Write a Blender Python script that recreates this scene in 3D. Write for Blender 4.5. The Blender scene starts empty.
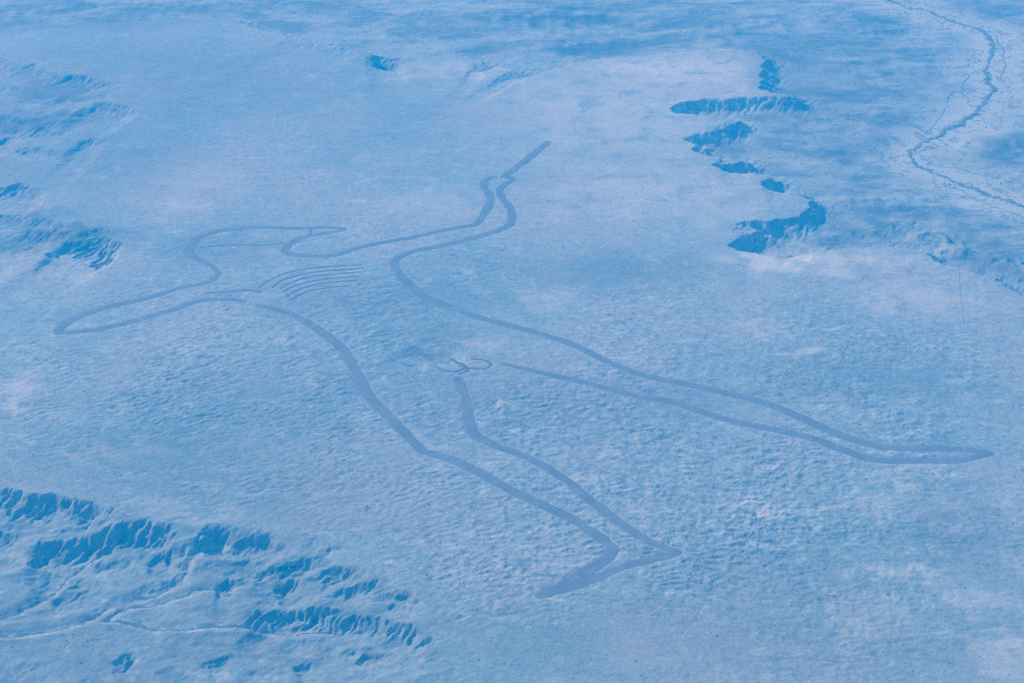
import bpy, math
import numpy as np

# ------------------------------------------------------------------ camera, sky, sun, exposure
C = bpy.context.scene
COL = C.collection
R = math.radians
ALT, PITCH, FPX, W, H = 3850.0, 28.0, 2040.0, 1024, 683
cam_d = bpy.data.cameras.new('camera')
cam = bpy.data.objects.new('camera', cam_d); COL.objects.link(cam)
cam.location = (0, 0, ALT)
cam.rotation_euler = (R(90 - PITCH), 0, 0)
cam_d.sensor_width = 36.0
cam_d.lens = FPX * 36.0 / W
cam_d.clip_start = 1.0
cam_d.clip_end = 300000.0
C.camera = cam

SUN_EL, SUN_AZ = 26.0, -46.0          # azimuth measured from +Y (view direction), negative = to the left
wd = bpy.data.worlds.new('World'); C.world = wd; wd.use_nodes = True
nt = wd.node_tree; nt.nodes.clear()
sky = nt.nodes.new('ShaderNodeTexSky'); sky.sky_type = 'NISHITA'; sky.sun_disc = False
sky.sun_elevation = R(SUN_EL); sky.sun_rotation = R(SUN_AZ)
bg = nt.nodes.new('ShaderNodeBackground'); bg.inputs['Strength'].default_value = 0.09
wo = nt.nodes.new('ShaderNodeOutputWorld')
nt.links.new(sky.outputs[0], bg.inputs['Color']); nt.links.new(bg.outputs[0], wo.inputs['Surface'])

sd = bpy.data.lights.new('sun', 'SUN'); sd.energy = 4.6; sd.angle = R(1.5); sd.color = (1.0, 0.955, 0.89)
so = bpy.data.objects.new('sun', sd); COL.objects.link(so)
so.rotation_euler = (R(90 - SUN_EL), 0, R(180 - SUN_AZ))
so.location = (0, 0, 6000)

C.view_settings.view_transform = 'Standard'; C.view_settings.look = 'None'
C.view_settings.exposure = 0.31; C.view_settings.gamma = 1.0
C.cycles.volume_bounces = 0
C.cycles.max_bounces = 4
C.cycles.use_denoising = False                       # keeps the fine mottling of the stones
C.view_settings.use_white_balance = True          # the slide film's strong blue cast
C.view_settings.white_balance_temperature = 3770
C.view_settings.white_balance_tint = -4
HAZE_DENSITY, HAZE_COLOR = 9.8e-5, (0.11, 0.47, 1.0)

# ------------------------------------------------------------------ helpers
def prop(o, label=None, cat=None, group=None, kind=None):
    if label: o['label'] = label
    if cat: o['category'] = cat
    if group: o['group'] = group
    if kind: o['kind'] = kind
    return o

SP, CP = math.sin(R(PITCH)), math.cos(R(PITCH))
def P(px, py, z=0.0):
    """ground point (x, y) at height z seen at a pixel of the survey photograph"""
    u, v = (px - W / 2) / FPX, (H / 2 - py) / FPX
    dy, dz = CP + v * SP, -SP + v * CP
    t = (z - ALT) / dz
    return (u * t, dy * t)

def PL(pts, z=0.0):
    return np.array([P(a, b, z) for a, b in pts])

def smooth(t):
    t = np.clip(t, 0, 1); return t * t * (3 - 2 * t)

def bank(t):
    """crisp crest, slope easing out to the foot"""
    t = np.clip(t, 0, 1); return (1 - (1 - t)**1.75) * smooth(t * 6 + 0.15)

def catmull(pts, n=8):
    p = np.asarray(pts, float)
    p = np.vstack([2 * p[0] - p[1], p, 2 * p[-1] - p[-2]])
    out = []
    for i in range(1, len(p) - 2):
        for k in range(n):
            t = k / n
            out.append(0.5 * ((2 * p[i]) + (-p[i-1] + p[i+1]) * t + (2*p[i-1] - 5*p[i] + 4*p[i+1] - p[i+2]) * t*t
                              + (-p[i-1] + 3*p[i] - 3*p[i+1] + p[i+2]) * t**3))
    out.append(p[-2])
    return np.array(out)

rs = np.random.RandomState(7)
PERM = rs.permutation(512)
GR = rs.uniform(0, 2 * np.pi, 512)
GX, GY = np.cos(GR), np.sin(GR)
def perlin(x, y, seed=0):
    x = x + seed * 37.13; y = y - seed * 91.7
    xi = np.floor(x).astype(np.int64); yi = np.floor(y).astype(np.int64)
    xf = x - xi; yf = y - yi
    u = xf**3 * (xf * (xf * 6 - 15) + 10); v = yf**3 * (yf * (yf * 6 - 15) + 10)
    def g(ix, iy, dx, dy):
        h = PERM[(PERM[ix & 511] + iy) & 511]
        return GX[h] * dx + GY[h] * dy
    a = g(xi, yi, xf, yf); b = g(xi + 1, yi, xf - 1, yf)
    c = g(xi, yi + 1, xf, yf - 1); d = g(xi + 1, yi + 1, xf - 1, yf - 1)
    return ((a + u * (b - a)) + v * ((c + u * (d - c)) - (a + u * (b - a)))) * 1.5
def fbm(x, y, s, octv=4, seed=0, gain=0.5):
    r = 0; a = 1.0; f = 1.0 / s
    for k in range(octv):
        r = r + a * perlin(x * f, y * f, seed + k * 5); a *= gain; f *= 2.03
    return r
def ridged(x, y, s, octv=3, seed=0):
    r = 0; a = 1.0; f = 1.0 / s
    for k in range(octv):
        r = r + a * (1 - 2.2 * np.abs(perlin(x * f, y * f, seed + k * 3))); a *= 0.5; f *= 2.1
    return r

def nearest(poly, x, y):
    """distance to a polyline, side sign (+ = right hand of travel) and arc position 0..1"""
    seg = np.diff(poly, axis=0); L = np.hypot(seg[:, 0], seg[:, 1]); S = np.concatenate([[0], np.cumsum(L)])
    best = np.full(x.shape, 1e18); side = np.zeros(x.shape); arc = np.zeros(x.shape)
    for i in range(len(seg)):
        if L[i] < 1e-6: continue
        dx = x - poly[i, 0]; dy = y - poly[i, 1]
        t = np.clip((dx * seg[i, 0] + dy * seg[i, 1]) / L[i]**2, 0, 1)
        ex = dx - t * seg[i, 0]; ey = dy - t * seg[i, 1]
        d = ex * ex + ey * ey
        m = d < best
        best[m] = d[m]; arc[m] = S[i] + t[m] * L[i]
        cr = -(seg[i, 0] * dy - seg[i, 1] * dx)
        side[m] = np.sign(cr[m])
    return np.sqrt(best), side, arc / S[-1], S[-1]

def inside(poly, x, y):
    c = np.zeros(x.shape, bool); n = len(poly)
    for i in range(n):
        x0, y0 = poly[i]; x1, y1 = poly[(i + 1) % n]
        if y0 == y1: continue
        m = ((y0 > y) != (y1 > y)) & (x < (x1 - x0) * (y - y0) / (y1 - y0) + x0)
        c ^= m
    return c

# ------------------------------------------------------------------ the lie of the land
# rim of the tableland against the low country beyond it (far edge, then the gullied right-hand edge)
RIM = [(-700, 30), (-300, 28), (-80, 27), (0, 28), (60, 24), (100, 25), (140, 21), (170, 17), (200, 18), (235, 20), (262, 30), (280, 34), (300, 40), (325, 44), (350, 50), (368, 52), (372, 62),
       (386, 69), (398, 66), (408, 56), (430, 57), (455, 55), (472, 58), (484, 64), (496, 65), (506, 68),
       (520, 76), (532, 77), (545, 71), (560, 68), (580, 62), (600, 59), (640, 57), (690, 52), (735, 50), (757, 53),
       (764, 60), (759, 66), (765, 70), (758, 77), (764, 80), (756, 88), (766, 93), (792, 96),
       (740, 97), (700, 99), (678, 103), (669, 108), (676, 113), (700, 115), (722, 117), (738, 121), (725, 128),
       (700, 134), (677, 137), (698, 144), (692, 150), (706, 155), (722, 161),
       (742, 160), (726, 162), (711, 165), (722, 169), (738, 172), (752, 173), (768, 178), (758, 185), (775, 190),
       (795, 193), (806, 199), (808, 208), (800, 216), (770, 221), (740, 221), (733, 224), (760, 229), (742, 236),
       (722, 244), (735, 250), (765, 254), (795, 254), (830, 252), (870, 249), (905, 247), (924, 252),
       (932, 262), (950, 266), (968, 270), (990, 277), (1006, 288), (1026, 296), (1090, 320), (1250, 360), (1700, 430)]
rimw = PL(RIM)
low_poly = np.vstack([rimw, [(9e4, rimw[-1, 1]), (9e4, 1.6e5), (-9e4, 1.6e5), (-9e4, rimw[0, 1])]])

# near broken country, lower left
BRK = [(-700, 430), (-200, 470), (-20, 486), (40, 491), (100, 500), (150, 512), (210, 523), (265, 529), (310, 543), (350, 556), (385, 574),
       (412, 596), (436, 628), (446, 655), (448, 700), (440, 800)]
brkw = PL(BRK)
brk_poly = np.vstack([brkw, [(brkw[-1, 0], 1500), (brkw[-1, 0], -9e3), (-9e4, -9e3), (-9e4, brkw[0, 1])]])

# steep banks: (crest line in the survey photograph, drop m, face width m, length of the back slope m)
SCARPS = [
 ([(-60, 481), (-10, 487), (30, 491), (65, 495), (100, 502), (128, 509)], 44, 62, 150),
 ([(-60, 515), (-10, 519), (12, 520), (30, 522)], 34, 52, 120),
 ([(22, 534), (45, 532), (70, 530), (95, 525), (120, 519), (150, 520), (180, 523)], 42, 60, 230),
 ([(143, 549), (152, 544), (168, 541)], 26, 42, 90),
 ([(171, 540), (188, 541)], 20, 34, 80),
 ([(188, 549), (196, 542), (202, 528), (206, 523)], 36, 50, 120),
 ([(210, 530), (228, 527)], 14, 30, 60),
 ([(220, 545), (234, 538), (250, 533), (262, 526)], 30, 44, 90),
 ([(235, 554), (248, 551), (269, 551)], 22, 36, 60),
 ([(250, 562), (275, 561), (295, 557), (313, 553)], 30, 40, 80),
 ([(217, 574), (226, 570), (237, 573)], 22, 36, 60),
 ([(276, 573), (288, 571), (303, 570)], 24, 38, 70),
 ([(306, 576), (318, 571), (330, 564), (346, 564), (360, 563)], 28, 40, 80),
 ([(318, 549), (335, 545), (350, 545)], 10, 26, 50),
 ([(330, 585), (345, 582), (362, 579), (390, 576)], 22, 34, 60),
 ([(380, 588), (400, 592), (425, 602)], 16, 26, 40),
 ([(384, 596), (400, 601), (430, 611)], 14, 24, 40),
 ([(240, 604), (255, 601), (290, 599), (330, 601), (352, 607)], 36, 50, 160),
 ([(330, 609), (352, 609), (380, 612), (402, 619), (422, 628), (440, 633)], 30, 42, 150),
 ([(425, 636), (432, 634), (436, 640)], 18, 28, 50),
 ([(100, 647), (112, 648), (120, 643), (130, 636)], 20, 38, 70),
 ([(197, 649), (208, 648), (219, 643)], 15, 34, 70),
 ([(352, 655), (358, 648), (364, 640)], 16, 30, 60),
 ([(298, 650), (312, 649)], 12, 28, 50), ([(285, 628), (300, 626), (318, 628)], 12, 28, 50),
 ([(340, 640), (352, 636)], 9, 24, 40), ([(228, 641), (236, 646)], 9, 24, 40),
 ([(30, 590), (50, 580), (65, 570), (88, 558)], 14, 70, 150),
 ([(15, 573), (30, 566), (45, 561)], 8, 50, 100),
 ([(60, 672), (80, 668), (95, 660)], 7, 50, 100),
 # far left benches
 ([(-80, 40), (-15, 50), (6, 58), (22, 66), (36, 63), (46, 68), (60, 75), (80, 74), (95, 78), (110, 83), (130, 88)], 21, 80, 620),
 ([(86, 104), (108, 102), (126, 105), (142, 110)], 19, 85, 300),
 ([(-60, 108), (0, 110), (22, 113), (50, 119), (88, 123)], 13, 120, 300),
 ([(78, 138), (95, 136), (112, 140)], 16, 100, 260), ([(4, 131), (14, 128), (20, 134)], 20, 90, 260), ([(12, 150), (22, 145), (32, 142)], 18, 90, 200),
 ([(-60, 186), (-10, 188), (12, 184), (24, 181), (34, 186), (52, 187)], 24, 75, 200),
 ([(-60, 208), (0, 210), (20, 209), (34, 214), (48, 218), (62, 224), (75, 231)], 20, 85, 200),
 ([(60, 239), (74, 237), (88, 233), (104, 234), (120, 241), (128, 250)], 24, 85, 240),
 ([(-60, 220), (0, 224), (30, 228), (62, 233)], 16, 110, 240),
 ([(-60, 74), (0, 78), (40, 88), (90, 95)], 12, 80, 300), ([(20, 222), (50, 228), (85, 232)], 15, 65, 120), ([(85, 226), (105, 228), (120, 233)], 16, 60, 110),
 ([(-40, 196), (10, 198), (50, 203)], 10, 70, 160), ([(-60, 124), (-10, 126), (30, 124), (62, 129)], 13, 90, 260), ([(100, 244), (118, 252), (124, 262)], 14, 60, 120),
 ([(-40, 548), (5, 545), (22, 549)], 16, 44, 90), ([(60, 553), (95, 548), (130, 540)], 14, 46, 80), ([(130, 575), (160, 568), (185, 562)], 9, 40, 70),
 ([(255, 583), (285, 585), (320, 587)], 10, 36, 60), ([(395, 582), (408, 590), (420, 600)], 10, 26, 40), ([(300, 540), (322, 538), (345, 541)], 9, 34, 60),
 ([(150, 660), (185, 655), (200, 664)], 7, 40, 80), ([(235, 662), (265, 655), (290, 660)], 8, 40, 80), ([(375, 640), (395, 648), (410, 650)], 8, 34, 60),
 ([(0, 655), (40, 650), (70, 655)], 6, 50, 90), ([(300, 560), (312, 556), (322, 553)], 9, 30, 50),
 ([(292, 37), (312, 41), (335, 45), (368, 51)], 14, 80, 320),
 ([(366, 49), (386, 50), (406, 48)], 30, 130, 240),
 ([(478, 62), (496, 64)], 13, 70, 260), ([(514, 70), (532, 74)], 16, 80, 260),
 # low country to the right
 ([(790, 97), (815, 99), (845, 97), (872, 101)], 9, 90, 300), ([(860, 214), (885, 213), (905, 209), (918, 204)], 16, 100, 200),
 ([(818, 231), (840, 224), (865, 218)], 12, 80, 200), ([(790, 243), (800, 247), (822, 250)], 12, 60, 120),
 ([(700, 129), (725, 123), (738, 120)], 14, 60, 100), ([(716, 158), (735, 158), (748, 158)], 20, 70, 120),
 ([(760, 178), (772, 176), (785, 178)], 20, 70, 120), ([(728, 221), (760, 222), (795, 218)], 16, 70, 100), ([(724, 240), (745, 232), (765, 229)], 16, 60, 100),
 ([(740, 45), (765, 42), (800, 40)], 10, 120, 400), ([(880, 16), (900, 17), (915, 20)], 10, 150, 300),
 ([(870, 48), (905, 50), (945, 46)], 8, 150, 300),
]
KNOLLS = [([(924, 240), (934, 241), (948, 247)], 40, 82), ([(952, 257), (972, 259)], 36, 75), ([(990, 264), (1004, 268), (1030, 280), (1060, 288)], 42, 85),
 ([(796, 238), (812, 241), (824, 243)], 10, 80), ([(735, 30), (770, 26)], 16, 260), ([(850, 30), (880, 33)], 14, 240), ([(690, 34), (720, 30)], 12, 200),
 ([(985, 148), (1000, 152), (1030, 158)], 20, 220), ([(848, 205), (880, 204), (912, 200)], 18, 130), ([(795, 128), (860, 120), (910, 119)], 9, 150), ([(500, 22), (560, 20), (600, 16)], 18, 400), ([(560, 50), (600, 47), (625, 44)], 16, 260),
 ([(0, 18), (60, 10), (120, 6)], 12, 350), ([(120, 22), (180, 14), (230, 2)], 14, 350)]
KN = [(catmull(PL(p, -70), 4), h, w) for p, h, w in KNOLLS]
SC = []
for pts, d, w, L in SCARPS:
    zr = 0.0
    if pts[-1][0] < 150 and pts[-1][1] < 270: d = d * 1.4
    SC.append((catmull(PL(pts, zr), 4), d, w, L))

DRAINS = [  # (line in the survey photograph, at level z, depth m, half width m)
 ([(-40, 636), (20, 634), (60, 627), (92, 615), (110, 604), (140, 597), (165, 590), (182, 580), (190, 566), (200, 556), (222, 549)], -45, 7, 14),
 ([(104, 618), (130, 606), (165, 601), (195, 593), (235, 589), (262, 578), (300, 570)], -45, 5, 12),
 ([(104, 618), (130, 622), (165, 629), (210, 628), (255, 627), (300, 630), (350, 628)], -45, 5, 12),
 ([(0, 618), (30, 605), (55, 588), (70, 570), (95, 555)], -45, 4, 14),
]
DR = [(catmull(PL(p, z), 5), d, w) for p, z, d, w in DRAINS]

RIVER = [(868, -8), (900, 4), (935, 14), (960, 24), (980, 29), (992, 42), (990, 52), (984, 66), (988, 80), (993, 90), (984, 104), (966, 118),
         (948, 130), (925, 141), (912, 149), (914, 160), (928, 170), (950, 180), (985, 193), (1040, 212), (1100, 232)]
riverw = catmull(PL(RIVER, -72), 6)

def base_height(x, y):
    wx = 26 * fbm(x, y, 230, 3, 11); wy = 26 * fbm(x, y, 230, 3, 21)
    fine = 15 * fbm(x, y, 62, 4, 31)
    X, Y = x + wx * 0.5 + fine, y + wy * 0.5 + 9 * fbm(x, y, 46, 3, 41)
    z = 3.0 * fbm(x, y, 1700, 3, 1) + 0.9 * fbm(x, y, 420, 2, 2)
    # low country beyond the rim
    low = np.zeros(x.shape); s = np.full(x.shape, -1e4)
    m = (y > 6800)
    if m.any():
        xm, ym = X[m], Y[m]
        d, _, _, _ = nearest(rimw, xm, ym)
        ins = inside(low_poly, xm, ym)
        sd_ = np.where(ins, d, -d); s[m] = sd_
    z = z - 42 * bank((s + 4 - 12 * np.abs(perlin((x + 0.3 * y) / 60.0, y / 90.0, 85)) - 3 * np.abs(perlin(x / 22.0, y / 40.0, 89))) / 112) - 32 * (1 - np.exp(-np.maximum(s - 40, 0) / 420.0))
    low = smooth((s - 10) / 60)
    q = x - 0.4 * y + 12 * fbm(x, y, 50, 2, 86)
    z = z + smooth((s + 5) / 30) * (1 - smooth((s - 90) / 110)) * (2.4 * (1 - 3 * np.abs(perlin(q / 48.0, y / 260.0, 93))) + 1.0 * (1 - 3 * np.abs(perlin(q / 20.0, y / 120.0, 94))))
    hill = ridged(x * 0.8, y, 520, 3, 51)
    z = z + low * smooth(s / 500) * (6.5 * (hill - 0.3) + 6.0 * ridged(X * 0.35, Y, 230, 4, 61))
    # broken country lower left
    b = np.full(x.shape, -1e4)
    m = (y < 6900) & (x < 1500)
    if m.any():
        d, _, _, _ = nearest(brkw, X[m], Y[m]); ins = inside(brk_poly, X[m], Y[m])
        b[m] = np.where(ins, d, -d)
    z = z - 20 * smooth(b / 320) - 26 * (1 - np.exp(-np.maximum(b - 60, 0) / 500.0))
    brk = smooth((b + 25) / 120)
    z = z + brk * ((1.6 + 5.0 * np.exp(-np.maximum(b - 150, 0) / 350.0)) * ridged((X - 0.3 * Y) * 0.5, Y, 180, 4, 71) - 4 + 1.6 * fbm(x, y, 50, 3, 72))
    for line, h, w in KN:
        m = (x > line[:, 0].min() - w) & (x < line[:, 0].max() + w) & (y > line[:, 1].min() - w) & (y < line[:, 1].max() + w)
        if not m.any(): continue
        d, _, _, _ = nearest(line, X[m] + 20 * fbm(x[m], y[m], 90, 2, 87), Y[m])
        z[m] += h * np.clip(1 - d / w, 0, 1)**1.2 * (0.8 + 0.35 * perlin(x[m] / 60, y[m] / 200, 88)) * smooth((s[m] - 10) / 60)
    # steep banks
    for line, dr, w, L in SC:
        lo = line.min(0) - (5.0 * L + w + 60); hi = line.max(0) + (5.0 * L + w + 60)
        m = (x > lo[0]) & (x < hi[0]) & (y > lo[1]) & (y < hi[1])
        if not m.any(): continue
        xm, ym = X[m], Y[m]
        d, sg, u, tot = nearest(line, xm, ym)
        sd_ = d * sg
        ch = line[-1] - line[0]
        uc = ((xm - line[0, 0]) * ch[0] + (ym - line[0, 1]) * ch[1]) / (ch @ ch) + 0.05 * fbm(xm, ym, 120, 2, 83)
        end = min(0.42, 55.0 / tot + 0.12); over = 12.0 / tot
        tap = smooth((uc + over) / end) * smooth((1 + over - uc) / end)
        sd_ = np.where(sd_ > 0, sd_, -d)
        wob_ = 14 * fbm(xm, ym, 50, 2, 86); rib = w * (0.42 * np.abs(perlin((xm + wob_ + 0.3 * ym) / 46.0, ym / 130.0, 81)) + 0.2 * np.abs(perlin((xm + wob_ + 0.2 * ym) / 19.0, ym / 60.0, 84)) - 0.15)
        sd2 = sd_ - rib * smooth((sd_ + 0.3 * w) / (0.5 * w))
        bell = smooth(sd2 / (0.35 * w) + 0.2) * (1 - smooth((sd2 - 1.1 * w) / (1.3 * w)))
        q = xm - 0.55 * ym + wob_ * 0.8
        z[m] += tap * bell * dr * (1.0 if lo[1] < 6800 else 0.38) * (0.17 * (1 - 3 * np.abs(perlin(q / 40.0, ym / 260.0, 91))) + 0.06 * (1 - 3 * np.abs(perlin(q / 17.0, ym / 120.0, 92))))
        z[m] -= 0.95 * dr * tap * bank(sd2 / (1.75 * w)) * np.exp(-np.maximum(sd2 - w, 0) / L)
    for line, dep, w in DR:
        lo = line.min(0) - 6 * w; hi = line.max(0) + 6 * w
        m = (x > lo[0]) & (x < hi[0]) & (y > lo[1]) & (y < hi[1])
        if not m.any(): continue
        d, _, _, _ = nearest(line, x[m] + fine[m] * 0.5, y[m])
        z[m] -= dep * (1 - smooth(d / (2.6 * w)))
    m = (y > 7000) & (x > 0)
    if m.any():
        d, _, _, _ = nearest(riverw, x[m], y[m])
        k = 1 - smooth((d - 60) / 260)
        z[m] = z[m] * (1 - k) + (-76.0) * k
    return z, low, brk, s, b

# ------------------------------------------------------------------ lines of the ground figure (survey photograph pixels, half width m)
LW = 19.0
FIG = [  # (part name, label, points, half widths)
 ('head_outline', 'curved line round the back of the head and the hair bun', [(347, 229), (325, 227), (298, 228), (262, 227), (235, 229), (212, 232), (198, 238), (190, 247), (190, 254), (200, 260), (212, 266), (218, 274), (210, 281)], [9, 12, 13, 13, 13, 15, 18, 19, 19, 17, 12, 9, 8]),
 ('arm_outline', 'upper edge of the outstretched lower arm', [(218, 278), (205, 283), (180, 288), (155, 296), (125, 303), (100, 309), (78, 317), (64, 325), (55, 333)], [7, 11, 14, 17, 19, 19, 20, 20, 18]),
 ('arm_outline', 'lower edge of the outstretched lower arm', [(54, 333), (75, 332), (100, 329), (125, 323), (150, 316), (175, 309), (198, 301), (218, 299), (238, 300), (246, 302)], [15, 16, 17, 17, 17, 18, 17, 16, 15, 12]),
 ('neck_line', None, [(205, 293), (225, 292), (245, 290), (262, 292)], [4, 5, 5, 4]),
 ('arm_outline', 'line of the raised arm running down round the armpit', [(345, 230), (325, 233), (303, 237), (293, 242), (285, 249), (290, 254), (310, 256), (335, 255), (358, 248), (385, 242), (410, 238), (440, 231), (462, 227), (476, 224), (484, 214), (489, 204), (490, 195), (484, 187)], [7, 9, 14, 18, 19, 15, 15, 15, 15, 14, 14, 15, 15, 17, 20, 20, 19, 17]),
 ('arm_outline', 'line of the raised arm running into the long flank', [(512, 180), (500, 189), (502, 198), (510, 208), (512, 218), (508, 226), (490, 233), (465, 240), (440, 246), (415, 251), (400, 257), (394, 263), (400, 275), (412, 287), (425, 297), (450, 307), (480, 318), (510, 326), (540, 334), (575, 346), (610, 363), (645, 376), (690, 385), (725, 393), (770, 405), (810, 422), (845, 437), (872, 445), (890, 448), (930, 449), (965, 450), (992, 453)], [14, 17, 18, 19, 20, 19, 17, 17, 17, 17, 19, 22, 22, 20, 18, 17, 17, 17, 17, 17, 18, 18, 19, 19, 20, 21, 22, 22, 22, 20, 19, 15]),
 ('club', 'straight dark bar held above the raised hand', [(502, 178), (520, 165), (535, 153), (549, 141)], [17, 18, 18, 16]),
 ('hand_outline', None, [(484, 188), (484, 182), (490, 178), (497, 177)], [17, 17, 14, 9]),
 ('hand_outline', None, [(504, 177), (511, 178), (513, 181)], [9, 12, 13]),
 ('leg_outline', 'inner line of the long straight leg', [(500, 363), (520, 368), (550, 375), (585, 383), (615, 391), (645, 398), (672, 402), (705, 413), (735, 422), (775, 430), (810, 438), (840, 449), (865, 458), (885, 461), (920, 461), (955, 461), (975, 457), (993, 453)], [7, 12, 16, 17, 17, 17, 18, 18, 19, 19, 20, 20, 21, 21, 20, 20, 19, 15]),
 ('body_outline', 'front line running from the chest down the bent leg', [(255, 305), (275, 309), (295, 316), (320, 331), (343, 350), (356, 372), (370, 397), (390, 418), (410, 438), (422, 450), (450, 459), (475, 470), (500, 484), (525, 497), (560, 513), (590, 530), (608, 544), (612, 551), (602, 562), (580, 576), (560, 586), (536, 597)], [11, 15, 18, 21, 22, 22, 22, 23, 23, 23, 22, 21, 21, 21, 21, 22, 22, 21, 22, 24, 23, 16]),
 ('leg_outline', 'inner line of the bent leg ending in the foot', [(457, 377), (463, 392), (467, 408), (470, 424), (478, 437), (500, 447), (530, 459), (560, 476), (590, 500), (620, 523), (645, 539), (665, 548), (678, 552), (655, 559), (625, 566), (600, 577), (570, 588), (536, 597)], [15, 18, 21, 22, 22, 19, 18, 18, 19, 20, 20, 19, 15, 16, 17, 18, 18, 14]),
 ('hip_line', 'thin curl at the hip', [(450, 358), (457, 363), (464, 365), (464, 369), (455, 372), (444, 371), (436, 367)], [3, 4, 4, 4, 4, 3, 3]),
 ('hip_line', 'thin hooked curl beside the long leg', [(470, 359), (482, 360), (490, 363), (488, 368), (478, 369), (468, 368)], [3, 4, 4, 4, 4, 3]),
 ('hip_line', 'thin curl left of the hip', [(400, 363), (408, 366), (414, 366)], [3, 5, 3]),
 ('hip_line', 'inner thin curl at the hip', [(459, 367), (464, 366), (468, 369), (466, 372), (458, 374)], [3, 3, 4, 4, 3]),
 ('chest_stripe', None, [(257, 289), (268, 281), (283, 274), (300, 270), (325, 267), (362, 265)], [3, 4, 4, 4, 4, 2.5]),
 ('chest_stripe', None, [(272, 288), (281, 281), (296, 276), (315, 272), (340, 270), (364, 268)], [3, 4, 4, 4, 3.5, 2.5]),
 ('chest_stripe', None, [(280, 289), (290, 283), (305, 278), (325, 275), (362, 272)], [3, 4, 4, 4, 2.5]),
 ('chest_stripe', None, [(283, 292), (292, 287), (305, 283), (325, 279), (362, 276)], [3, 4, 4, 4, 2.5]),
 ('chest_stripe', None, [(286, 297), (296, 291), (310, 286), (328, 283), (358, 280)], [3, 4, 4, 4, 2.5]),
 ('chest_stripe', None, [(290, 301), (300, 295), (314, 290), (335, 287), (350, 286)], [3, 4, 4, 3.5, 2.5]),
 ('finger_line', 'short bar across the thin fingertip', [(310, 229), (310, 235)], [4, 4]),
 ('beard_line', None, [(200, 247), (222, 245), (262, 245), (285, 243)], [2.5, 3, 3, 2.5]),
]
FW = []
for name, lab, pts, hw in FIG:
    line = catmull(PL(pts), 8)
    hw = np.array(hw, float); hw = hw * 0.92 + 3.5 if hw.max() > 7 else hw * 1.2 + 2.2
    if name in ('head_outline', 'club', 'hand_outline'): hw = hw * 1.1
    hws = np.interp(np.linspace(0, 1, len(line)), np.linspace(0, 1, len(hw)), hw)
    FW.append((name, lab, line, hws))

# ------------------------------------------------------------------ ground grid
GRID = 1.0
def axis_x():
    a = [0.0]; s = 4.0 * GRID
    while a[-1] < 3400:
        if a[-1] > 1700: s = min(8.0 * GRID, s * 1.004)
        a.append(a[-1] + s)
    while a[-1] < 90000:
        s *= 1.22; a.append(a[-1] + s)
    a = np.array(a); return np.concatenate([-a[:0:-1], a])
def axis_y():
    a = [4500.0]; s = 4.6 * GRID
    while a[-1] < 13500:
        s = (4.6 + (a[-1] - 4500) / 9000 * 11) * GRID
        a.append(a[-1] + s)
    while a[-1] < 150000:
        s *= 1.2; a.append(a[-1] + s)
    lo = [4500.0]; s = 4.6
    while lo[-1] > -9000:
        s *= 1.22; lo.append(lo[-1] - s)
    return np.array(lo[:0:-1] + a)
gx, gy = axis_x(), axis_y()
X, Y = np.meshgrid(gx, gy)
nx, ny = len(gx), len(gy)
print('grid', nx, ny, nx * ny)
Z, LOW, BRKM, SD, BD = base_height(X, Y)

# distance to the graded lines, so that the ground under them is smooth
GD = np.full(X.shape, 1e4)
for name, lab, line, hws in FW:
    i0, i1 = np.searchsorted(gx, [line[:, 0].min() - 60, line[:, 0].max() + 60])
    j0, j1 = np.searchsorted(gy, [line[:, 1].min() - 60, line[:, 1].max() + 60])
    xs, ys = X[j0:j1, i0:i1], Y[j0:j1, i0:i1]
    d, _, u, _ = nearest(line, xs, ys)
    hw = np.interp(u, np.linspace(0, 1, len(hws)), hws)
    GD[j0:j1, i0:i1] = np.minimum(GD[j0:j1, i0:i1], d - hw)

# small relief of the stony plain: low contour banks a few tens of metres apart
def bump_m(px, py, rx, ry):
    cx, cy = P(px, py); ex, _ = P(px + rx, py); _, ey = P(px, py + ry)
    return np.exp(-(((X - cx) / (ex - cx))**2 + ((Y - cy) / (ey - cy))**2))
rough = 0.25 + 1.1 * np.clip(bump_m(520, 470, 300, 130) + bump_m(130, 390, 170, 60) + bump_m(830, 400, 190, 110)
        + 0.9 * bump_m(760, 560, 220, 90) + 0.5 * bump_m(340, 300, 250, 60), 0, 1.15)
rough *= np.clip(0.9 + 0.8 * fbm(X, Y, 500, 3, 90), 0.25, 1.6)
th = -0.26 * np.tanh((X) / 900.0)
Xr = X * np.cos(th) + (Y - 6500) * np.sin(th); Yr = -X * np.sin(th) + (Y - 6500) * np.cos(th)
wv = 13 * fbm(X, Y, 110, 3, 95)
rip = ridged((Xr + wv) * 0.5, Yr + wv, 32, 3, 97) * 0.6 + 0.3 * fbm(Xr * 0.7, Yr, 24, 2, 99)
flat = smooth((GD - 1) / 6)
rip = rip * rough * flat * (1 - LOW) * (1 - 0.7 * BRKM)
ZF = Z + 2.7 * rip + 0.35 * flat * fbm(X, Y, 15, 1, 98)

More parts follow.
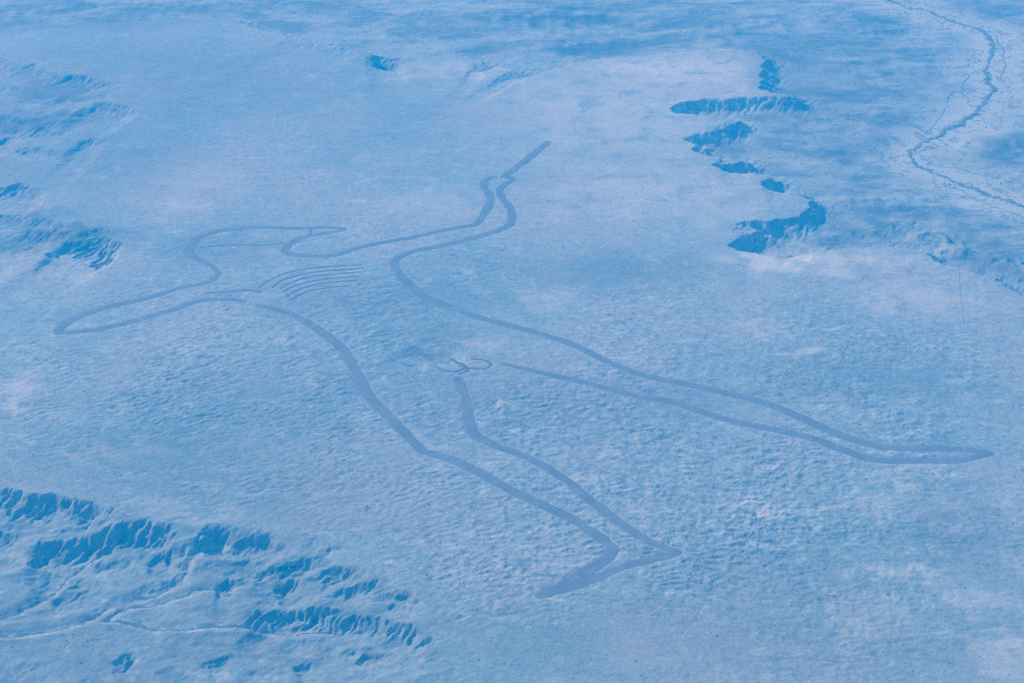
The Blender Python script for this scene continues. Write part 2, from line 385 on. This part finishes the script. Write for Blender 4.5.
# ------------------------------------------------------------------ soil tone, with some painted slope shade, carried by the ground
def ell(px, py, rx, ry, z=0.0):
    cx, cy = P(px, py, z); ex, _ = P(px + rx, py, z); _, ey = P(px, py + ry, z)
    wx = 60 * fbm(X, Y, 150, 3, 111)
    return np.exp(-(((X - cx + wx) / (ex - cx))**2 + ((Y - cy + wx * 1.5) / (ey - cy))**2)**1.5)
veg_shade = np.zeros(X.shape)  # dark growth, plus shade of gullies, benches and knolls painted into the tone
for a in [(422, 352, 30, 7, .6), (402, 360, 14, 4, .6), (820, 90, 60, 40, .3), (870, 150, 50, 30, .3), (330, 500, 160, 40, .25), (740, 640, 320, 50, .2), (190, 470, 220, 30, .25), (150, 620, 300, 70, .25), (150, 80, 260, 50, .34), (60, 150, 160, 50, .3), (420, 120, 160, 30, .16), (60, 30, 200, 14, .35), (386, 61, 19, 8, .9), (555, 19, 66, 8, 1.), (500, 20, 40, 7, .7), (578, 50, 38, 9, 1.), (330, 48, 30, 3, .6), (490, 66, 10, 3, .7), (524, 74, 10, 3, .8), (620, 50, 30, 9, .35), (160, 12, 60, 6, .6), (40, 8, 50, 9, .5), (60, 88, 70, 20, .6), (30, 118, 70, 14, .8), (50, 236, 80, 12, .7), (30, 214, 60, 6, .5), (110, 105, 30, 6, .5), (100, 140, 30, 6, .4), (765, 80, 22, 22, .4),
          (690, 20, 80, 12, .35), (850, 45, 70, 16, .45), (960, 10, 60, 12, .8), (880, 20, 30, 7, .7), (830, 118, 60, 5, .7), (900, 118, 40, 6, .5), (1000, 150, 28, 14, .9),
          (800, 60, 60, 20, .3), (880, 85, 60, 12, .4), (890, 215, 50, 8, .6), (980, 250, 40, 12, .4), (300, 60, 40, 10, .2),
          (225, 250, 70, 16, .3), (380, 300, 120, 20, .3), (250, 400, 160, 40, .22), (500, 400, 120, 40, .25), (300, 430, 100, 30, .2), (420, 335, 60, 18, .25),
          (600, 270, 120, 18, .3), (170, 450, 120, 30, .3), (640, 640, 200, 40, .25), (750, 600, 120, 60, .2), (80, 160, 120, 30, .25), (620, 400, 120, 30, .22), (860, 380, 120, 30, .22), (950, 530, 60, 40, .3)]:
    veg_shade = np.maximum(veg_shade, a[4] * ell(*a[:4], z=(-60 if (a[1] < 60 or a[0] > 780 and a[1] < 250) else 0)))
veg_shade = np.clip(veg_shade + 0.0, 0, 1)
pale = np.zeros(X.shape)
for a in [(610, 110, 130, 50, .5), (640, 190, 90, 40, .4), (805, 353, 16, 5, .9), (840, 508, 14, 7, .7), (740, 500, 20, 8, .6), (770, 515, 16, 9, .6), (900, 570, 50, 8, .6), (760, 325, 26, 6, .4), (670, 70, 90, 16, .8), (450, 70, 80, 10, .5),
          (740, 90, 30, 50, .5), (700, 200, 60, 30, .4), (770, 262, 60, 9, .9), (850, 262, 70, 9, .6), (930, 300, 70, 16, .4), (200, 180, 40, 16, .3), (180, 205, 30, 8, .4), (25, 385, 18, 12, .6), (6, 408, 12, 12, .6),
          (265, 362, 10, 4, .7), (300, 365, 10, 3, .5), (325, 234, 12, 5, .3), (270, 252, 10, 5, .5), (430, 200, 50, 16, .3), (540, 300, 30, 12, .3), (492, 411, 10, 2, 1.), (510, 411, 12, 2, .6), (480, 345, 24, 8, .4),
          (430, 365, 8, 3, .6), (90, 325, 30, 4, .4), (1000, 650, 40, 20, .7), (880, 620, 60, 30, .3), (850, 410, 70, 10, .2), (920, 470, 60, 12, .3), (900, 505, 70, 12, .4), (980, 600, 50, 20, .4), (640, 650, 50, 20, .25), (100, 455, 60, 8, .4), (380, 500, 80, 20, .3), (150, 505, 80, 6, .3), (90, 535, 14, 4, .6), (160, 565, 20, 8, .4), (210, 515, 60, 4, .4), (250, 660, 60, 12, .4)]:
    pale = np.maximum(pale, a[4] * ell(*a[:4]))
d, _, _, _ = nearest(riverw, X[gy.searchsorted(7500):gy.searchsorted(14000)], Y[gy.searchsorted(7500):gy.searchsorted(14000)])
fp = np.zeros(X.shape)
Xw = X[gy.searchsorted(7500):gy.searchsorted(14000)]; Yw = Y[gy.searchsorted(7500):gy.searchsorted(14000)]
fp[gy.searchsorted(7500):gy.searchsorted(14000)] = 1 - smooth((d + 90 * fbm(Xw, Yw, 260, 4, 120) - 60) / 300)
for line, dep, w in DR:
    j0, j1 = np.searchsorted(gy, [line[:, 1].min() - 120, line[:, 1].max() + 120]); i0, i1 = np.searchsorted(gx, [line[:, 0].min() - 120, line[:, 0].max() + 120])
    d, _, _, _ = nearest(line, X[j0:j1, i0:i1], Y[j0:j1, i0:i1])
    d = d + 16 * fbm(X[j0:j1, i0:i1], Y[j0:j1, i0:i1], 60, 3, 122)
    fp[j0:j1, i0:i1] = np.maximum(fp[j0:j1, i0:i1], 0.6 * (1 - smooth((d - 10) / 16)))
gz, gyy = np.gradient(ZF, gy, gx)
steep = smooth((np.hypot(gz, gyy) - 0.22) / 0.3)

# ------------------------------------------------------------------ materials
def newmat(name):
    m = bpy.data.materials.new(name); m.use_nodes = True
    n = m.node_tree; n.nodes.clear()
    out = n.nodes.new('ShaderNodeOutputMaterial'); b = n.nodes.new('ShaderNodeBsdfPrincipled')
    b.inputs['Roughness'].default_value = 0.95
    b.inputs['Specular IOR Level'].default_value = 0.12
    n.links.new(b.outputs[0], out.inputs['Surface'])
    return m, n, b
def node(n, t, **kw):
    o = n.nodes.new(t)
    for k, v in kw.items(): setattr(o, k, v)
    return o
def noise_node(n, vec, scale, detail=4, rough=0.55, dist=0.0, stretch=None, loc=(0, 0, 0)):
    if stretch or loc != (0, 0, 0):
        mp = node(n, 'ShaderNodeMapping'); n.links.new(vec, mp.inputs['Vector'])
        mp.inputs['Scale'].default_value = stretch or (1, 1, 1); mp.inputs['Location'].default_value = loc
        vec = mp.outputs[0]
    t = node(n, 'ShaderNodeTexNoise'); n.links.new(vec, t.inputs['Vector'])
    t.inputs['Scale'].default_value = scale; t.inputs['Detail'].default_value = detail
    t.inputs['Roughness'].default_value = rough; t.inputs['Distortion'].default_value = dist
    return t.outputs['Fac']
def ramp(n, fac, a, b):
    r = node(n, 'ShaderNodeMapRange'); r.interpolation_type = 'SMOOTHSTEP'
    r.inputs['From Min'].default_value = a; r.inputs['From Max'].default_value = b
    n.links.new(fac, r.inputs['Value']); return r.outputs[0]
def mathn(n, op, a, b):
    m = node(n, 'ShaderNodeMath', operation=op)
    for i, v in enumerate((a, b)):
        if isinstance(v, (int, float)): m.inputs[i].default_value = v
        else: n.links.new(v, m.inputs[i])
    return m.outputs[0]
def mix(n, fac, a, b, mode='MIX'):
    m = node(n, 'ShaderNodeMix', data_type='RGBA', blend_type=mode)
    if isinstance(fac, (int, float)): m.inputs[0].default_value = fac
    else: n.links.new(fac, m.inputs[0])
    for i, v in ((6, a), (7, b)):
        if isinstance(v, tuple): m.inputs[i].default_value = (*v, 1)
        else: n.links.new(v, m.inputs[i])
    return m.outputs[2]
def attr(n, name):
    a = node(n, 'ShaderNodeAttribute'); a.attribute_name = name; return a.outputs['Fac']

def ground_material():
    m, n, b = newmat('stony_ground')
    g = node(n, 'ShaderNodeNewGeometry').outputs['Position']
    big = noise_node(n, g, 1 / 900, 5, 0.6)
    mid = noise_node(n, g, 1 / 150, 6, 0.62, 0.6)
    fine = noise_node(n, g, 1 / 26, 5, 0.7, 0.4)
    speck = noise_node(n, g, 1 / 13, 4, 0.8)
    sand, gibber, scrub, chalk = (0.46, 0.42, 0.36), (0.30, 0.28, 0.25), (0.12, 0.125, 0.10), (0.74, 0.59, 0.49)
    c = mix(n, ramp(n, big, 0.36, 0.64), (0.31, 0.335, 0.30), (0.45, 0.385, 0.345))
    c = mix(n, mathn(n, 'MULTIPLY', ramp(n, mid, 0.5, 0.72), 0.55), c, (0.56, 0.50, 0.43))
    c = mix(n, mathn(n, 'MULTIPLY', ramp(n, mid, 0.5, 0.28), 0.5), c, gibber)
    # fine dark and light mottling, stronger on the stony plain
    c = mix(n, mathn(n, 'MULTIPLY', ramp(n, fine, 0.52, 0.36), attr(n, 'mottle')), c, (0.20, 0.20, 0.18))
    c = mix(n, mathn(n, 'MULTIPLY', ramp(n, fine, 0.56, 0.72), attr(n, 'mottle')), c, (0.60, 0.55, 0.47))
    patch = noise_node(n, g, 1 / 52, 4, 0.6, 0.7, stretch=(0.62, 0.95, 1.0))
    c = mix(n, mathn(n, 'MULTIPLY', ramp(n, patch, 0.54, 0.70), mathn(n, 'MULTIPLY', attr(n, 'mottle'), 0.8)), c, (0.58, 0.53, 0.46))
    c = mix(n, mathn(n, 'MULTIPLY', ramp(n, patch, 0.46, 0.30), mathn(n, 'MULTIPLY', attr(n, 'mottle'), 0.8)), c, (0.20, 0.205, 0.18))
    c = mix(n, mathn(n, 'MULTIPLY', ramp(n, speck, 0.51, 0.64), 0.75), c, (0.26, 0.245, 0.22))
    c = mix(n, mathn(n, 'MULTIPLY', ramp(n, speck, 0.47, 0.36), 0.6), c, (0.57, 0.51, 0.45))
    pan = noise_node(n, g, 1 / 75, 3, 0.55, 0.5, stretch=(0.55, 0.9, 1.0), loc=(31.0, 7.0, 0.0))
    c = mix(n, mathn(n, 'MULTIPLY', mathn(n, 'MULTIPLY', ramp(n, pan, 0.62, 0.76), attr(n, 'mottle')), 0.6), c, (0.66, 0.55, 0.46))
    c = mix(n, mathn(n, 'MULTIPLY', attr(n, 'pale'), mathn(n, 'MULTIPLY', ramp(n, mid, 0.30, 0.55), 1.0)), c, chalk)
    st = noise_node(n, g, 1 / 300, 9, 0.74, 0.6, stretch=(0.75, 1.2, 1.0))
    lowc = mix(n, ramp(n, st, 0.38, 0.58), (0.13, 0.135, 0.12), (0.41, 0.38, 0.33))
    c = mix(n, mathn(n, 'MULTIPLY', attr(n, 'low'), 0.8), c, lowc)
    vg = mathn(n, 'MULTIPLY', attr(n, 'veg_shade'), ramp(n, mathn(n, 'ADD', mid, mathn(n, 'MULTIPLY', fine, 0.5)), 0.55, 0.85))
    vg = mathn(n, 'ADD', vg, mathn(n, 'MULTIPLY', attr(n, 'veg_shade'), 0.36))
    c = mix(n, vg, c, scrub)  # scrub tone, also laid over slopes as painted shade
    brk = noise_node(n, g, 1 / 55, 5, 0.6, 1.2)
    br2 = noise_node(n, g, 1 / 120, 7, 0.66, 1.4, stretch=(0.8, 1.0, 1.0))
    c = mix(n, mathn(n, 'MULTIPLY', attr(n, 'broken'), ramp(n, brk, 0.36, 0.60)), c, (0.27, 0.275, 0.25))
    c = mix(n, mathn(n, 'MULTIPLY', attr(n, 'broken'), mathn(n, 'MULTIPLY', ramp(n, br2, 0.50, 0.36), 0.7)), c, (0.20, 0.205, 0.18))
    c = mix(n, mathn(n, 'MULTIPLY', attr(n, 'broken'), mathn(n, 'MULTIPLY', ramp(n, br2, 0.56, 0.70), 0.6)), c, (0.52, 0.48, 0.42))
    c = mix(n, mathn(n, 'MULTIPLY', attr(n, 'wash'), 0.85), c, (0.56, 0.49, 0.43))
    bd = noise_node(n, g, 1 / 210, 5, 0.6, 1.6, stretch=(1.0, 0.7, 1.0))
    bd = mathn(n, 'ABSOLUTE', mathn(n, 'SUBTRACT', bd, 0.5), 0)
    c = mix(n, mathn(n, 'MULTIPLY', mathn(n, 'MULTIPLY', attr(n, 'wash'), ramp(n, bd, 0.030, 0.004)), 0.5), c, (0.17, 0.17, 0.15))
    c = mix(n, mathn(n, 'MULTIPLY', mathn(n, 'MULTIPLY', attr(n, 'low'), ramp(n, bd, 0.020, 0.004)), 0.5), c, (0.16, 0.165, 0.145))
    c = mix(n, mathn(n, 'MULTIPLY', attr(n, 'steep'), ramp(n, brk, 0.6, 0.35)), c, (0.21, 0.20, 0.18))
    n.links.new(c, b.inputs['Base Color'])
    bu = node(n, 'ShaderNodeBump'); bu.inputs['Distance'].default_value = 2.2; bu.inputs['Strength'].default_value = 0.55
    n.links.new(mathn(n, 'ADD', fine, mathn(n, 'MULTIPLY', speck, 0.4)), bu.inputs['Height']); n.links.new(bu.outputs[0], b.inputs['Normal'])
    return m
MG = ground_material()

def line_material(name, ca, cb):
    m, n, b = newmat(name)
    g = node(n, 'ShaderNodeNewGeometry').outputs['Position']
    t = noise_node(n, g, 1 / 130, 5, 0.6, 0.4); f = noise_node(n, g, 1 / 12, 4, 0.7)
    c = mix(n, ramp(n, t, 0.3, 0.7), ca, cb)
    c = mix(n, mathn(n, 'MULTIPLY', ramp(n, f, 0.5, 0.75), 0.4), c, (0.32, 0.30, 0.27))
    e = noise_node(n, g, 1 / 48, 5, 0.65, 0.8)
    c = mix(n, mathn(n, 'MULTIPLY', ramp(n, e, 0.55, 0.70), 0.7), c, (0.34, 0.31, 0.28))
    c = mix(n, mathn(n, 'MULTIPLY', ramp(n, e, 0.42, 0.30), 0.6), c, (0.15, 0.145, 0.135))
    n.links.new(c, b.inputs['Base Color'])
    return m
ML = line_material('bladed_soil', (0.185, 0.17, 0.165), (0.245, 0.22, 0.21))
MT = line_material('bladed_soil_thin', (0.13, 0.115, 0.11), (0.18, 0.16, 0.15))
MCH = line_material('damp_channel', (0.11, 0.115, 0.10), (0.23, 0.225, 0.20))
MRV = line_material('river_channel', (0.19, 0.19, 0.17), (0.30, 0.285, 0.25))
MTR = line_material('track_soil', (0.24, 0.22, 0.2), (0.28, 0.26, 0.23))

# ------------------------------------------------------------------ ground meshes, one per landform, sharing edges exactly
mottle = np.clip(0.42 + 0.55 * rough, 0, 1.0)
mottle = mottle * flat
XYZ = np.stack([X, Y, ZF], -1).reshape(-1, 3).astype(np.float32)
nrm = np.stack([-gyy, -gz, np.ones_like(gz)], -1).reshape(-1, 3)
nrm /= np.linalg.norm(nrm, axis=1, keepdims=True)
jj, ii = np.meshgrid(np.arange(ny - 1), np.arange(nx - 1), indexing='ij')
quad = np.stack([jj * nx + ii, jj * nx + ii + 1, (jj + 1) * nx + ii + 1, (jj + 1) * nx + ii], -1).reshape(-1, 4)
cs = lambda A: 0.25 * (A[:-1, :-1] + A[1:, :-1] + A[:-1, 1:] + A[1:, 1:]).ravel()
reg = np.where(cs(SD) > 0, 1, np.where(cs(BD) > 0, 2, 0))
ATT = dict(veg_shade=veg_shade, pale=pale, low=smooth((SD + 60 * fbm(X, Y, 140, 3, 130) - 20) / 190), broken=BRKM, wash=fp, steep=steep, mottle=mottle)
ATT = {k: v.ravel().astype(np.float32) for k, v in ATT.items()}
def ground_part(name, sel):
    q = quad[sel]; used = np.unique(q); remap = np.zeros(XYZ.shape[0], np.int64); remap[used] = np.arange(len(used))
    q = remap[q].astype(np.int32)
    me = bpy.data.meshes.new(name)
    me.vertices.add(len(used)); me.vertices.foreach_set('co', XYZ[used].ravel())
    me.loops.add(q.size); me.loops.foreach_set('vertex_index', q.ravel())
    me.polygons.add(len(q)); me.polygons.foreach_set('loop_start', np.arange(0, q.size, 4, dtype=np.int32))
    me.polygons.foreach_set('use_smooth', np.ones(len(q), bool))
    me.update(calc_edges=True)
    for k, v in ATT.items():
        a = me.attributes.new(k, 'FLOAT', 'POINT'); a.data.foreach_set('value', v[used])
    me.normals_split_custom_set_from_vertices(nrm[used].tolist())
    me.materials.append(MG)
    o = bpy.data.objects.new(name, me); COL.objects.link(o)
    return prop(o, kind='structure')
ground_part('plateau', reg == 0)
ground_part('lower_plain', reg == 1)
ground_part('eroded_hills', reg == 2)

# ------------------------------------------------------------------ strips draped over the ground
from mathutils import noise as mnoise
def ribbon(name, line, hws, mat, lift, parent=None, rag=0.12, step=4.5, nacross=8, height=None, seed=0):
    seg = np.hypot(*np.diff(line, axis=0).T); S = np.concatenate([[0], np.cumsum(seg)])
    n = max(3, int(S[-1] / step)); t = np.linspace(0, S[-1], n)
    px, py = np.interp(t, S, line[:, 0]), np.interp(t, S, line[:, 1])
    hw = np.interp(t / S[-1], np.linspace(0, 1, len(hws)), hws)
    k = max(1, int(10 / step))
    ker = np.ones(2 * k + 1) / (2 * k + 1)
    if n > 6 * k:
        pxs = np.convolve(np.pad(px, k, mode='edge'), ker, 'valid'); pys = np.convolve(np.pad(py, k, mode='edge'), ker, 'valid')
        pxs[[0, -1]] = px[[0, -1]]; pys[[0, -1]] = py[[0, -1]]; px, py = pxs, pys
    tx, ty = np.gradient(px), np.gradient(py); L = np.hypot(tx, ty) + 1e-9; tx, ty = tx / L, ty / L
    wl = hw * (1 + rag * perlin(t / 40, t * 0 + 3.3, seed + 200) + rag * 0.9 * perlin(t / 11, t * 0 + 1.3, seed + 201))
    wr = hw * (1 + rag * perlin(t / 40, t * 0 + 7.3, seed + 210) + rag * 0.9 * perlin(t / 11, t * 0 + 5.3, seed + 211))
    # rounded ends
    e = np.minimum(t, S[-1] - t); cap = np.sqrt(np.clip(1 - (1 - np.clip(e / np.maximum(hw * 0.7, 1), 0, 1))**2, 0.06, 1))
    wl, wr = wl * cap, wr * cap
    f = np.linspace(-1, 1, nacross)
    off = np.where(f[None, :] < 0, f[None, :] * wl[:, None], f[None, :] * wr[:, None])
    vx = px[:, None] - ty[:, None] * off; vy = py[:, None] + tx[:, None] * off
    if height is None:
        z = base_height(vx, vy)[0]
    else: z = height(vx, vy)
    lft = np.where(np.abs(f) > 0.99, 0.02, 1.0)[None, :] * lift
    z = z + lft
    V = np.stack([vx, vy, z], -1).reshape(-1, 3)
    F = []
    for a in range(n - 1):
        for c in range(nacross - 1):
            v = a * nacross + c; F.append((v, v + nacross, v + nacross + 1, v + 1))
    me = bpy.data.meshes.new(name); me.from_pydata(V.tolist(), [], F); me.materials.append(mat)
    me.polygons.foreach_set('use_smooth', np.ones(len(F), bool)); me.update()
    if me.polygons[0].normal.z < 0: me.flip_normals()
    o = bpy.data.objects.new(name, me); COL.objects.link(o)
    if parent: o.parent = parent
    return o

fig = bpy.data.objects.new('ground_drawing', None); COL.objects.link(fig)
prop(fig, 'giant outline of a striding person with a raised arm, bladed into the pale stony plateau', 'ground drawing')
for k, (name, lab, line, hws) in enumerate(FW):
    thin = max(hws) < 9.5
    o = ribbon(name, line, hws, MT if thin else ML, 0.45 + 0.05 * (k % 9), fig, seed=k, rag=0.25 if not thin else 0.35, nacross=10 if not thin else 5)
    if lab: o['label'] = lab

# ------------------------------------------------------------------ river channels and a track
from bisect import bisect
def terrain_at(vx, vy):
    """height of the built ground mesh"""
    i = np.clip(np.searchsorted(gx, vx) - 1, 0, nx - 2); j = np.clip(np.searchsorted(gy, vy) - 1, 0, ny - 2)
    fx = (vx - gx[i]) / (gx[i + 1] - gx[i]); fy = (vy - gy[j]) / (gy[j + 1] - gy[j])
    return (ZF[j, i] * (1 - fx) * (1 - fy) + ZF[j, i + 1] * fx * (1 - fy) + ZF[j + 1, i] * (1 - fx) * fy + ZF[j + 1, i + 1] * fx * fy)
def wob(line, amp, s, seed):
    return np.stack([line[:, 0] + amp * fbm(line[:, 0], line[:, 1], s, 3, seed), line[:, 1] + 1.8 * amp * fbm(line[:, 0], line[:, 1], s, 3, seed + 9)], -1)
rv = catmull(PL(RIVER, -74), 14)
prop(ribbon('river', wob(rv, 20, 160, 300), [10, 14, 9, 17, 15, 8, 15, 11, 18, 13, 9, 10, 15, 10, 8], MCH, 1.2, rag=0.9, step=7, nacross=5, height=terrain_at, seed=50), kind='structure')
for k, (pts, w) in enumerate([([(975, 28), (990, 32), (1000, 44), (1004, 60), (1000, 75), (1006, 84)], 8), ([(984, 66), (970, 76), (960, 90), (948, 100), (944, 112), (930, 128), (925, 141)], 6),
        ([(912, 149), (930, 163), (955, 168), (985, 176), (1030, 186)], 6), ([(950, 180), (975, 200), (1010, 212), (1050, 230)], 7),
        ([(870, -6), (905, 0), (945, 8), (975, 20), (988, 34)], 6), ([(890, 250), (930, 214), (975, 214), (995, 208)], 4)]):
    prop(ribbon('creek', wob(catmull(PL(pts, -74), 14), 14, 120, 310 + k), [w * .4, w * .7, w * .6, w * .3], MRV, 1.0, rag=0.6, step=7, nacross=4, height=terrain_at, seed=60 + k), kind='structure')
for k, (line, dep, w) in enumerate(DR):
    prop(ribbon('creek', wob(line, 6, 45, 330 + k), [9, 12, 5, 10, 6, 8, 3, 6, 2], MCH, 0.6, rag=1.0, step=4, nacross=4, height=terrain_at, seed=70 + k), kind='structure')
trk = catmull(np.vstack([PL([(944, 175), (948, 200)], -74), PL([(953, 232), (956, 250)], -60), PL([(960, 290), (964, 325)])]), 10)
prop(ribbon('track', trk, [1.6, 1.9, 1.2, 1.8, 0.8], MTR, 0.9, rag=0.2, step=5, nacross=3, height=terrain_at, seed=80), kind='structure')

# ------------------------------------------------------------------ scrub: low bushes, too many to count, one mesh
def scrub(name, n_try, test, rmin, rmax, seed):
    r = np.random.RandomState(seed)
    y = 4700 + (12500 - 4700) * r.rand(n_try)**1.2; x = (r.rand(n_try) - 0.5) * 2 * (600 + 0.27 * y)
    keep = test(x, y, r); x, y = x[keep], y[keep]; z = terrain_at(x, y)
    n = len(x); rad = rmin + (rmax - rmin) * r.rand(n)**2
    a = np.arange(6) * np.pi / 3
    th = r.rand(n) * 6.28
    V = np.zeros((n, 13, 3)); 
    for ring, (rr, hh) in enumerate(((1.0, -0.1), (0.8, 0.55))):
        jit = 1 + 0.35 * (r.rand(n, 6) - 0.5) * 2
        V[:, ring*6:ring*6+6, 0] = x[:, None] + rr * rad[:, None] * jit * np.cos(a + th[:, None])
        V[:, ring*6:ring*6+6, 1] = y[:, None] + rr * rad[:, None] * jit * np.sin(a + th[:, None])
        V[:, ring*6:ring*6+6, 2] = z[:, None] + (hh + 0.15 * (r.rand(n, 6) - 0.5)) * rad[:, None]
    V[:, 12] = np.stack([x, y, z + rad * 0.85], -1)
    f = []
    for k in range(6):
        k2 = (k + 1) % 6; f += [(k, k2, 6 + k2), (k, 6 + k2, 6 + k), (6 + k, 6 + k2, 12)]
    F = (np.array(f)[None] + (np.arange(n) * 13)[:, None, None]).reshape(-1, 3)
    me = bpy.data.meshes.new(name); me.vertices.add(n * 13); me.vertices.foreach_set('co', V.astype(np.float32).ravel())
    me.loops.add(F.size); me.loops.foreach_set('vertex_index', F.astype(np.int32).ravel())
    me.polygons.add(len(F)); me.polygons.foreach_set('loop_start', np.arange(0, F.size, 3, dtype=np.int32)); me.update(calc_edges=True)
    me.materials.append(MS)
    o = bpy.data.objects.new(name, me); COL.objects.link(o); return o
MS, n_, b_ = newmat('scrub_leaf')
t_ = noise_node(n_, node(n_, 'ShaderNodeNewGeometry').outputs['Position'], 1 / 40, 3)
n_.links.new(mix(n_, t_, (0.07, 0.085, 0.05), (0.13, 0.135, 0.09)), b_.inputs['Base Color'])
def field(A, x, y):
    i = np.clip(np.searchsorted(gx, x), 0, nx - 1); j = np.clip(np.searchsorted(gy, y), 0, ny - 1); return A[j, i]
def t_plain(x, y, r):
    c = fbm(x, y, 180, 3, 400) + 0.7 * fbm(x, y, 45, 2, 410)
    p = np.clip((c - 0.45) * 1.8, 0, 1) * (0.15 + 1.2 * field(veg_shade, x, y) + 0.25 * field(rough, x, y)) + 0.004
    for line, dep, w in DR:
        d, _, _, _ = nearest(line, x, y); p = p + 0.5 * np.exp(-d / 14) * np.clip(0.5 + fbm(x, y, 60, 2, 440), 0, 1)
    return (r.rand(len(x)) < p) & (field(GD, x, y) > 4) & (field(LOW, x, y) < 0.1)
def t_river(x, y, r):
    d, _, _, _ = nearest(rv, x, y)
    p = np.where(d < 220, 0.35 * np.exp(-d / 90) * np.clip(0.2 + 1.6 * fbm(x, y, 70, 2, 420), 0, 1), 0)
    p = p + field(LOW, x, y) * 0.05 * np.clip(fbm(x, y, 220, 3, 430) * 2, 0, 1)
    return (r.rand(len(x)) < p)
prop(scrub('scrub', 150000, t_plain, 0.8, 2.7, 1), 'dark low saltbush scattered over the stony plateau round the drawing', 'scrub', kind='stuff')
prop(scrub('river_scrub', 500000, t_river, 1.5, 4.0, 2), 'dark bushes lining the sandy river channels on the low plain', 'scrub', kind='stuff')

# ------------------------------------------------------------------ haze
hz = bpy.data.meshes.new('haze')
x0, x1, y0, y1, z0, z1 = -95000, 95000, -12000, 170000, float(ZF.min()) - 5, ALT + 60
vs = [(x, y, z) for z in (z0, z1) for y in (y0, y1) for x in (x0, x1)]
hz.from_pydata(vs, [], [(0, 2, 3, 1), (4, 5, 7, 6), (0, 1, 5, 4), (2, 6, 7, 3), (0, 4, 6, 2), (1, 3, 7, 5)]); hz.update()
mh = bpy.data.materials.new('haze_air'); mh.use_nodes = True; n = mh.node_tree; n.nodes.clear()
out = n.nodes.new('ShaderNodeOutputMaterial'); pv = n.nodes.new('ShaderNodeVolumePrincipled')
pv.inputs['Color'].default_value = (*HAZE_COLOR, 1); pv.inputs['Density'].default_value = HAZE_DENSITY
pv.inputs['Absorption Color'].default_value = (1, 1, 1, 1); pv.inputs['Anisotropy'].default_value = 0.0
n.links.new(pv.outputs[0], out.inputs['Volume'])
hz.materials.append(mh)
ho = bpy.data.objects.new('haze', hz); COL.objects.link(ho)
prop(ho, kind='stuff')
